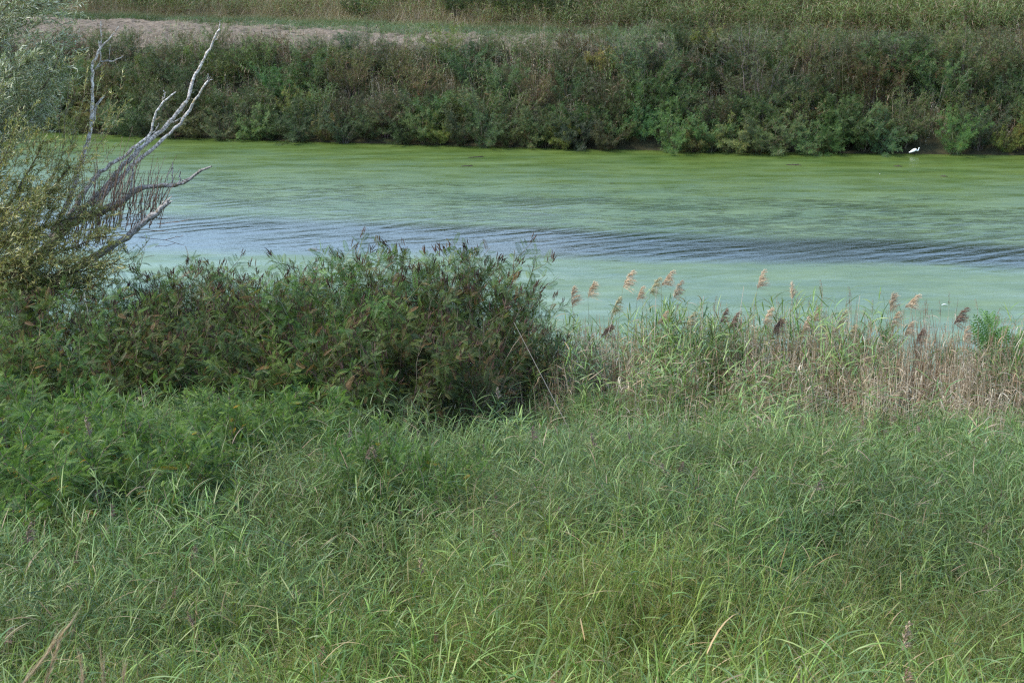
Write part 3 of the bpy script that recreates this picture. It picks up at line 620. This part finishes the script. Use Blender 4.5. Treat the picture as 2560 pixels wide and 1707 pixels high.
for q, (u, v) in enumerate(REEDS):
    y = 29.6+rng.uniform(-.9, .7)-.1*(u-1900)/75*.12*8; p = at(u, v, y); g = float(ground(p[0], y)); h = p[2]-g
    red = (u, v) in ((1813, 774), (1838, 778), (1947, 793), (2402, 763), (2307, 820), (1516, 803)); pale = (u, v) in ((1543, 744), (1638, 691), (1730, 779), (2110, 776), (2136, 810))
    lab, grp = (('tall reed with a dark purplish brown plume over the water', 'dark plumed reeds') if red else ('tall reed with a thin pale plume over the water', 'pale plumed reeds') if pale else ('tall reed with a tan feathery plume bent by the wind over the water', 'tan plumed reeds'))
    PL = .40*rng.uniform(.8, 1.1); lx = rng.normal(.10, .12)
    t = thing('plumed_reed', lab, 'reed', (p[0]-lx-.12, y, g), grp)
    ms = MB(); tt = np.linspace(0, 1, 7)[:, None]; path = np.array([0, 0, 1])*(h-PL*.95)*tt+np.array([lx, 0, 0])*tt**2; ms.tube(path, np.linspace(.006, .003, 7), 4, np.array([.20, .20, .10])*rng.uniform(.6, 1.2))
    obj('stem', ms.mesh('stem', M_stem), t)
    pl = obj('plume', plum_m[rng.integers(5)], t, path[-1]); pl.rotation_euler = (rng.normal(0, .12), rng.normal(.1, .16), rng.normal(0, .35)); pl.scale = (PL/.38,)*3
    pl.color = (*( (.46, .38, .38) if red else (.85, .95, .8) if pale else np.array([1, .97, .93])*rng.uniform(.8, 1.15)), 1)
    az = rng.uniform(0, 6.28)
    for k in range(rng.integers(6, 9)):
        f = .35+.58*k/8+rng.uniform(-.03, .03); i = int(f*6); pp = path[i]+(path[i+1]-path[i])*(f*6-i); az += math.pi+rng.normal(0, .5)
        lf = obj('leaf', leaf_m[rng.integers(5)], t, pp); lf.rotation_euler = (0, 0, az); lf.scale = (rng.uniform(.7, 1.15),)*3
        c = np.array([1, 1, 1])*rng.uniform(.75, 1.3)
        if rng.random() < .14: c = np.array([3.8, 2.0, 2.0])
        lf.color = (*c, 1)
# bare bleached stalks
for q, (u0, v0, u1, v1) in enumerate([(1641, 716, 1636, 840), (1860, 715, 1835, 880), (2150, 738, 2135, 860), (1975, 770, 1940, 900), (1515, 852, 1536, 782), (1759, 740, 1752, 850), (2312, 796, 2318, 900), (210, 730, 234, 850), (1285, 806, 1375, 980), (847, 720, 860, 790)]):
    if v1 < v0: u0, v0, u1, v1 = u1, v1, u0, v0
    y = 29.2 if u0 > 1000 else 27.3; 
    if u0 == 1285: y = 25.6
    a, b = at(u0, v0, y), at(u1, v1, y); g = float(ground(b[0], y)); d = (b-a)/(a[2]-b[2]); b2 = b+d*(b[2]-g)
    t = thing('bleached_stalk', 'bare bleached reed stalk sticking up from the thicket', 'stalk', b2, 'bleached bare stalks'); ms = MB()
    w = (a-b2)*np.linspace(0, 1, 6)[:, None]; ms.tube(w, np.linspace(.009, .005, 6), 5, np.array([.5, .42, .33])); obj('stem', ms.mesh('stem', M_stem), t)
    ms = MB(); blade(ms, w[3], rng.uniform(0, 6.28), .25, .012, .6, 2.4, np.array([.4, .31, .2])); obj('dry_leaf', ms.mesh('dry_leaf', M_dry), t)

# ------------------------------------------------------------------ dead tree: grey limbs leaning over the water
Yd = 31.0
tb = np.array([*at(40, 760, Yd)[:2], 0]); tb[2] = float(ground(tb[0], tb[1]))
dead = thing('dead_tree', 'bare grey dead tree with broken limbs leaning over the water', 'tree', tb)
def limb(name, pts, r0, r1, parent, y0=Yd, y1=None, tone=1.0, wob=.012, n=None, sides=7):
    global rng
    y1 = y0 if y1 is None else y1; ys_ = np.linspace(y0, y1, len(pts))
    w = np.array([at(u, v, yy) for (u, v), yy in zip(pts, ys_)])-tb; L = np.linalg.norm(np.diff(w, axis=0), axis=1).sum()
    k = n or max(6, int(L/.12)); c = bez(w, k); c[1:-1] += rng.normal(0, wob, (k-2, 3)); mb = MB()
    rr = 1.22*np.linspace(r0, r1, k)*(1+rng.normal(0, .10, k)); mb.tube(c, rr, sides, np.array([1, 1, 1] if r0 > .0085 else [1.1, .78, .62])*tone*np.linspace(.85, 1.1, k)[:, None]*np.ones(3))
    return obj(name, mb.mesh(name, M_dead, True), parent), c
rng = np.random.default_rng(41)
mb = MB(); w = np.array([tb, at(70, 700, Yd), at(130, 610, Yd), at(185, 545, Yd)])-tb; w[0][2] -= .2
mb.tube(bez(w, 14), np.linspace(.20, .10, 14), 9, np.array([.8, .75, .7])); obj('trunk', mb.mesh('trunk', M_dead, True), dead)
A, _ = limb('limb', [(175, 560), (222, 509), (268, 463), (306, 417), (337, 386), (367, 356), (406, 325), (436, 291), (471, 245), (478, 214), (501, 165), (536, 99), (550, 73)], .062, .018, dead, Yd, Yd+1.2)
limb('twig', [(548, 80), (551, 52)], .010, .006, A, Yd+1.2); limb('twig', [(534, 104), (546, 90), (548, 85)], .014, .008, A, Yd+1.2); limb('twig', [(474, 235), (484, 231)], .010, .004, A, Yd+.9)
limb('twig', [(501, 168), (500, 152)], .010, .005, A, Yd+1.0); limb('twig', [(488, 192), (485, 179)], .010, .005, A, Yd+1.0); limb('twig', [(500, 183), (512, 176)], .007, .004, A, Yd+1.0)
B, _ = limb('limb', [(230, 520), (275, 470), (314, 432), (344, 402), (383, 371), (421, 337), (459, 298), (486, 253), (520, 203)], .050, .018, dead, Yd+.1, Yd+.7, 1.1)
for a in ([(519, 206), (520, 184)], [(521, 203), (531, 199)], [(520, 205), (526, 192)]): limb('twig', a, .011, .006, B, Yd+.7)
limb('twig', [(459, 296), (440, 303), (425, 309)], .016, .012, B, Yd+.7, Yd+.9, 1.1)
C_, _ = limb('limb', [(170, 545), (187, 517), (230, 452), (268, 417), (314, 386), (352, 356), (375, 335), (386, 295), (406, 260), (430, 236), (440, 230)], .052, .012, dead, Yd-.2, Yd+.3, 1.15)
limb('twig', [(404, 262), (410, 240), (408, 226)], .014, .007, C_, Yd+.3); limb('twig', [(408, 245), (414, 230)], .010, .006, C_, Yd+.3); limb('twig', [(370, 338), (390, 326), (397, 308)], .016, .008, C_, Yd+.3)
limb('twig', [(388, 300), (400, 294)], .008, .004, C_, Yd+.3)
D_, _ = limb('limb', [(120, 600), (165, 517), (184, 467), (199, 421), (214, 375), (226, 333), (228, 287), (231, 222), (230, 191), (233, 161), (246, 130), (252, 119)], .055, .022, dead, Yd+.2, Yd+.6, 1.1)
for a, r in (([(250, 125), (252, 90), (252, 54)], .016), ([(250, 122), (272, 98), (290, 74), (297, 66)], .018), ([(249, 125), (247, 108), (246, 102)], .010), ([(230, 190), (243, 166), (252, 155), (250, 132), (247, 104)], .017), ([(252, 155), (270, 149), (275, 140), (277, 108)], .009), ([(258, 155), (285, 151), (300, 144), (311, 137)], .013), ([(252, 153), (253, 132)], .010), ([(234, 175), (256, 160)], .012)):
    limb('twig', a, r, r*.45, D_, Yd+.6)
limb('twig', [(228, 310), (238, 290), (241, 265), (252, 247), (261, 240)], .032, .018, D_, Yd+.5, None, 1.0)
E_, _ = limb('limb', [(140, 575), (184, 555), (233, 534), (276, 517), (314, 497), (337, 476), (367, 467), (406, 465), (452, 461), (497, 432), (520, 422), (529, 416)], .085, .018, dead, Yd-.1, Yd-.5, .55)
for a, r in (([(431, 458), (431, 430), (432, 406)], .014), ([(429, 420), (421, 440), (417, 458)], .010), ([(448, 460), (449, 445), (451, 429)], .015), ([(455, 452), (480, 440), (498, 430)], .014), ([(496, 432), (499, 424)], .012), ([(325, 482), (331, 440), (335, 400), (341, 367)], .022)):
    limb('twig', a, r, r*.6, E_, Yd-.4, None, .7)
F_, _ = limb('limb', [(110, 715), (180, 675), (237, 642), (276, 619), (314, 596), (350, 566), (390, 532), (422, 504)], .085, .050, dead, Yd-.4, Yd-.7, .75)
for a in ([(412, 512), (424, 497), (429, 488)], [(415, 512), (432, 503)], [(405, 518), (410, 500)]): limb('splinter', a, .022, .005, F_, Yd-.7, None, 1.1)
# fine upright bare twigs between the limbs
for q in range(150):
    u = rng.uniform(150, 400); v = np.interp(u, [150, 240, 330, 400], [600, 560, 520, 520])+rng.uniform(-20, 60); L = rng.uniform(60, 190)*(1.1 if u < 300 else .75)
    sl = rng.uniform(-.1, .45); limb('twig', [(u, v), (u+L*sl*.35, v-L*.45), (u+L*sl+rng.normal(0, 6), v-L)], .0084, .003, dead, Yd+rng.uniform(-.8, .4), None, rng.uniform(.35, .75), .01, 7, 4)
for q in range(12):
    u = rng.uniform(230, 420); v = rng.uniform(530, 640); a = rng.uniform(-.4, 1.2); L = rng.uniform(40, 120)
    limb('twig', [(u, v), (u+L*.5, v-L*.2*a), (u+L, v-L*.55*a)], .006, .003, dead, Yd-rng.uniform(0, .8), None, .6, .01, 6, 4)

# ------------------------------------------------------------------ willows at the left
def lancet():
    mb = MB(); t = np.array([0, .3, .7, 1.]); w = np.array([.03, .15, .13, .015])
    mb.ribbon(np.c_[0*t, t, -.10*t*t], w, (1, 0, 0), (1, 1, 1)); return np.concatenate(mb.v), np.concatenate(mb.f), np.concatenate(mb.c)
LAN = lancet()
def willow(name, label, base, boughs, leafL, cols, ntw, seed, twig=(.22, .5), wind=(.5, .1, .25), bark=1.0, color=(1, 1, 1), spread=.5):
    global rng; rng = np.random.default_rng(seed); base = np.array([base[0], base[1], float(ground(base[0], base[1]))])
    t = thing(name, label, 'tree', base); mc = MB(); P, A, C, S = [], [], [], []
    fork = base+np.array([.1, 0, 1.0]); mb = MB(); mb.tube(bez([base-[0, 0, .2], base+[.05, 0, .5], fork], 8)-base, np.linspace(.2, .15, 8), 9, (1, 1, 1)); obj('trunk', mb.mesh('trunk', M_bark, True), t)
    for (pts, r) in boughs:
        w = np.array([fork]+[at(u, v, yy) for u, v, yy in pts]); k = 16; c = bez(w, k); c[1:-1] += rng.normal(0, .03, (k-2, 3))
        mb = MB(); mb.tube(c-base, np.linspace(r, r*.2, k), 6, np.ones(3)*bark); b_ = obj('branch', mb.mesh('branch', M_bark, True), t); mt = MB()
        for q in range(ntw):
            f = .30+.70*rng.random()**.8; f = min(f, .995); i = int(f*(k-1)); p = c[i]+(c[i+1]-c[i])*(f*(k-1)-i); ax = unit(c[i+1]-c[i])
            d = unit(ax*rng.uniform(.3, 1.1)+rng.normal(0, spread, 3)+np.array(wind)*.7); L = rng.uniform(*twig); tt = np.linspace(0, 1, 5)[:, None]
            if q % 3: p = p+rng.normal(0, .22, 3)
            tp = p+d*L*tt+np.array([wind[0]*.3, 0, .12*rng.normal()])*L*tt**2; mt.tube(tp-base, np.linspace(.005, .002, 5), 3, np.array([.16, .11, .07])*bark)
            n = int(L/.019); c0 = cols[rng.integers(len(cols))]
            for w_ in range(n):
                g = (w_+rng.random())/n*.999; i2 = int(g*4); a2 = unit(tp[i2+1]-tp[i2]); P.append(tp[i2]+(tp[i2+1]-tp[i2])*(g*4-i2)-base)
                A.append(unit(a2*.9+rng.normal(0, .55, 3))); S.append(leafL*rng.uniform(.6, 1.2)); C.append((cols[rng.integers(len(cols))] if rng.random() < .35 else c0)*rng.uniform(.75, 1.25))
        obj('twigs', mt.mesh('twigs', M_stem), b_)['kind'] = 'stuff'
    P, A, S, C = map(np.array, (P, A, S, C)); F = frames(A, rng.normal(0, .6, (len(P), 3))+np.array([0, 0, 1.]))
    mc.stamp(LAN, F, P, S, C); o = obj('crown', mc.mesh('crown', M_willow), t); o.color = (*color, 1)
    return t
SIL = (np.array([.24, .28, .15]), np.array([.36, .39, .27]), np.array([.16, .205, .095]), np.array([.46, .47, .36]))
OLV = (np.array([.215, .235, .075]), np.array([.27, .265, .09]), np.array([.155, .185, .06]), np.array([.36, .32, .11]))
b0 = at(-260, 640, 32.2)
up = [([(-180, 420, 32), (-60, 200, 31.8), (40, 60, 31.6), (190, -15, 31.5)], .07), ([(-150, 400, 31.8), (-20, 230, 31.4), (90, 130, 31.2), (155, 95, 31.1)], .06), ([(-120, 430, 31.5), (20, 300, 31.1), (95, 230, 30.9), (145, 150, 30.8)], .05),
      ([(-150, 440, 32.4), (-40, 330, 32.2), (60, 260, 32), (120, 215, 32)], .05), ([(-180, 420, 31.3), (-90, 180, 31), (-20, 60, 31), (60, -40, 31)], .06), ([(-120, 460, 31.2), (-20, 370, 30.9), (50, 320, 30.8), (100, 290, 30.8)], .045),
      ([(-200, 300, 32), (-120, 60, 32), (-60, -60, 32)], .06), ([(-160, 450, 32), (-60, 350, 32.2), (10, 280, 32.4), (60, 180, 32.5)], .05), ([(-140, 300, 31.2), (-40, 120, 31), (40, 20, 30.9), (110, 10, 30.9)], .04), ([(-130, 380, 30.9), (-30, 260, 30.6), (30, 200, 30.5), (70, 150, 30.5)], .04)]
willow('silver_willow', 'willow with windblown silvery grey leaves behind the dead tree', b0, up, .13, SIL, 270, 61)
lo = [([(-60, 660, 30.4), (60, 590, 30.2), (150, 560, 30), (245, 530, 29.9)], .06), ([(-40, 640, 30.2), (60, 560, 30), (130, 480, 29.9), (175, 420, 29.8)], .05), ([(-60, 620, 30), (30, 500, 29.8), (80, 420, 29.7), (110, 350, 29.6)], .05),
      ([(-40, 700, 29.8), (80, 650, 29.6), (180, 620, 29.5), (260, 590, 29.4)], .05), ([(-20, 720, 29.6), (90, 690, 29.4), (200, 680, 29.3), (290, 655, 29.2)], .045), ([(-80, 600, 29.8), (-30, 480, 29.6), (10, 390, 29.5), (30, 330, 29.4)], .05),
      ([(-60, 760, 29.4), (40, 740, 29.2), (120, 720, 29.1), (200, 720, 29)], .04), ([(-90, 640, 29.4), (-10, 570, 29.2), (40, 520, 29.1), (90, 490, 29)], .04), ([(-90, 700, 29.3), (-30, 640, 29.1), (20, 600, 29), (80, 590, 29)], .04)]
willow('olive_willow', 'sprawling willow bush with yellowish olive leaves around the dead limbs', at(-190, 800, 30.2), lo+[([(-80, 720, 29.2), (20, 680, 29), (100, 660, 28.9), (170, 650, 28.8)], .03), ([(-80, 740, 29.2), (40, 720, 29), (160, 700, 28.9), (260, 690, 28.8)], .03), ([(-80, 760, 29), (20, 740, 28.8), (80, 730, 28.7), (140, 750, 28.7)], .03),
      ([(-90, 680, 29), (-30, 690, 28.8), (20, 660, 28.7), (60, 640, 28.6)], .03)], .105, OLV, 230, 62, (.2, .5), (.35, 0, .15))
sh = [([(60, 600, 30.8), (140, 420, 30.8), (165, 300, 30.7), (185, 150, 30.7)], .02), ([(70, 600, 30.8), (150, 430, 30.7), (190, 310, 30.6), (215, 210, 30.6)], .018), ([(80, 600, 30.6), (130, 450, 30.5), (150, 330, 30.5), (150, 230, 30.4)], .018), ([(100, 600, 30.6), (200, 430, 30.5), (270, 330, 30.4), (312, 262, 30.3)], .016), ([(90, 600, 30.5), (170, 460, 30.4), (240, 350, 30.3), (285, 260, 30.2)], .014)]
willow('willow_shoots', 'upright reddish willow shoots with few leaves in front of the dead tree', at(30, 770, 30.7), sh, .10, OLV+SIL[:1], 45, 63, (.2, .45), (.3, 0, .6), 1.6)

# ------------------------------------------------------------------ egret wading at the far waterline
e = at(2286, 384, 74.0); ex, ey = e[0], float(far_shore(e[0]))-.45; e = at(2286, 382, ey)
bird = thing('egret', 'small white egret wading at the edge of the far bank', 'bird', (e[0], ey, 0.0))
mb = MB()
bp = np.array([[-.27, 0, .165], [-.20, 0, .185], [-.10, 0, .235], [0, 0, .285], [.06, 0, .30], [.10, 0, .27], [.14, 0, .25], [.185, 0, .265], [.20, 0, .31], [.195, 0, .345], [.215, 0, .375], [.25, 0, .372], [.275, 0, .362]])
br = np.array([.012, .040, .068, .080, .062, .040, .030, .024, .022, .022, .028, .026, .010])
c = bez(bp, 40); d_ = np.r_[0, np.cumsum(np.linalg.norm(np.diff(bp, axis=0), axis=1))]; rr = np.interp(np.linspace(0, d_[-1], 40), d_, br)
mb.tube(c, rr, 12, (.86, .86, .85)); obj('body', mb.mesh('body', M_stem, True), bird)
mb = MB(); mb.tube(np.array([[.268, 0, .364], [.32, 0, .345], [.37, 0, .325]]), [.010, .006, .001], 6, (.02, .02, .02)); obj('beak', mb.mesh('beak', M_stem, True), bird)
for s in (-1, 1):
    mb = MB(); mb.tube(np.array([[-.02, .03*s, .24], [.0, .03*s, .13], [.02+.03*s, .03*s, 0], [.02+.03*s, .03*s, -.15]]), [.013, .007, .006, .006], 6, (.02, .02, .02)); obj('leg', mb.mesh('leg', M_stem, True), bird)
    mb = MB(); mb.tube(np.array([[.05, .06*s, .29], [-.08, .065*s, .235], [-.2, .04*s, .185], [-.28, .015*s, .155]]), [.02, .045, .03, .006], 8, (.88, .88, .87)); obj('wing', mb.mesh('wing', M_stem, True), bird)

# ------------------------------------------------------------------ driftwood on the water
for q, (u, v, L, lab) in enumerate([(1190, 394, 40, 'dark floating stick closest to the overhanging shrubs'), (1167, 417, 32, 'dark floating stick beside a longer one'), (1985, 414, 40, 'long dark floating branch in the green duckweed'), (2360, 442, 18, 'short dark floating stick in open duckweed'), (2244, 416, 22, 'thin dark floating stick below the egret')]):
    d = ray(u, v); p = np.array([0, 0, CAM_H])+d*(CAM_H/-d[2]); t = thing('floating_stick', lab, 'stick', (p[0], p[1], .0)); rng = np.random.default_rng(80+q)
    m_ = L/FPX*p[1]; mb = MB(); x_ = np.linspace(-.5, .5, 8)*m_; mb.tube(np.c_[x_, .15*np.sin(x_*3+q), .015+0*x_], .035*np.sin(np.linspace(.25, 2.9, 8)), 6, np.array([.06, .05, .035])); obj('stem', mb.mesh('stem', M_stem), t)
    mb = MB(); mb.tube(np.array([[.1*m_, .02, .02], [.28*m_, .25, .03], [.42*m_, .5, .01]]), [.018, .014, .006], 5, np.array([.06, .05, .035])); obj('side_twig', mb.mesh('side_twig', M_stem), t)
for q, (u, v, L, lab) in enumerate([(2362, 764, 17, 'white feather floating off the reeds'), (2200, 437, 6, 'tiny white speck of down on green duckweed')]):  # small white ribbons lying on the water surface
    d = ray(u, v); p = np.array([0, 0, CAM_H])+d*(CAM_H/-d[2]); m_ = L/FPX*p[1]
    mb = MB(); t_ = np.linspace(0, 1, 7); mb.ribbon(np.c_[(t_-.5)*m_, .04*np.sin(t_*3), .012+.02*np.sin(t_*3.1)], .10*np.sin(np.pi*np.clip(t_, .05, .96))*min(1, m_*3), (0, 1, 0), (.85, .86, .86))
    o = obj('fleck', mb.mesh('fleck', M_stem), None, (p[0], p[1], .005)); o['label'] = lab; o['category'] = 'fleck'

# ------------------------------------------------------------------ brown grass plumes right below the camera
rng = np.random.default_rng(91)
for q, (u0, v0, u1, v1, y) in enumerate([(20, 1760, 185, 1545, 4.2), (90, 1790, 150, 1590, 4.4), (215, 1790, 200, 1640, 4.5), (270, 1800, 252, 1625, 4.6), (300, 1800, 312, 1660, 4.3)]):
    a, b = at(u0, v0, y), at(u1, v1, y); g = float(ground(a[0]-.1, y)); bs = np.array([a[0]-.12, y, g])
    t = thing('grass_plume', 'dry brown grass plume close to the levee top', 'grass', bs, 'brown grass plumes on the near levee'); ms = MB()
    path = bez([[0, 0, 0], (a-bs)*.6+[-.01, 0, 0], a-bs], 7); ms.tube(path, np.linspace(.0035, .002, 7), 4, (.3, .25, .14)); obj('stem', ms.mesh('stem', M_stem), t)
    mp = MB(); ax = b-a; L = float(np.linalg.norm(ax)); tt = np.linspace(0, 1, 6)[:, None]; mp.tube(a-bs+ax*tt, np.linspace(.002, .001, 6), 3, (.3, .22, .13))
    for w in range(60):
        f = rng.random()*.9; p0 = a-bs+ax*f; d = unit(unit(ax)*1.6+rng.normal(0, .22, 3)); ln = L*rng.uniform(.12, .3)
        mp.ribbon(np.array([p0, p0+d*ln*.5, p0+d*ln]), [.002, .003, .001], unit(rng.normal(0, 1, 3)), np.array([.55, .42, .27])*rng.uniform(.7, 1.2))
    obj('plume', mp.mesh('plume', M_dry), t)
print('far shrubs', cnt)
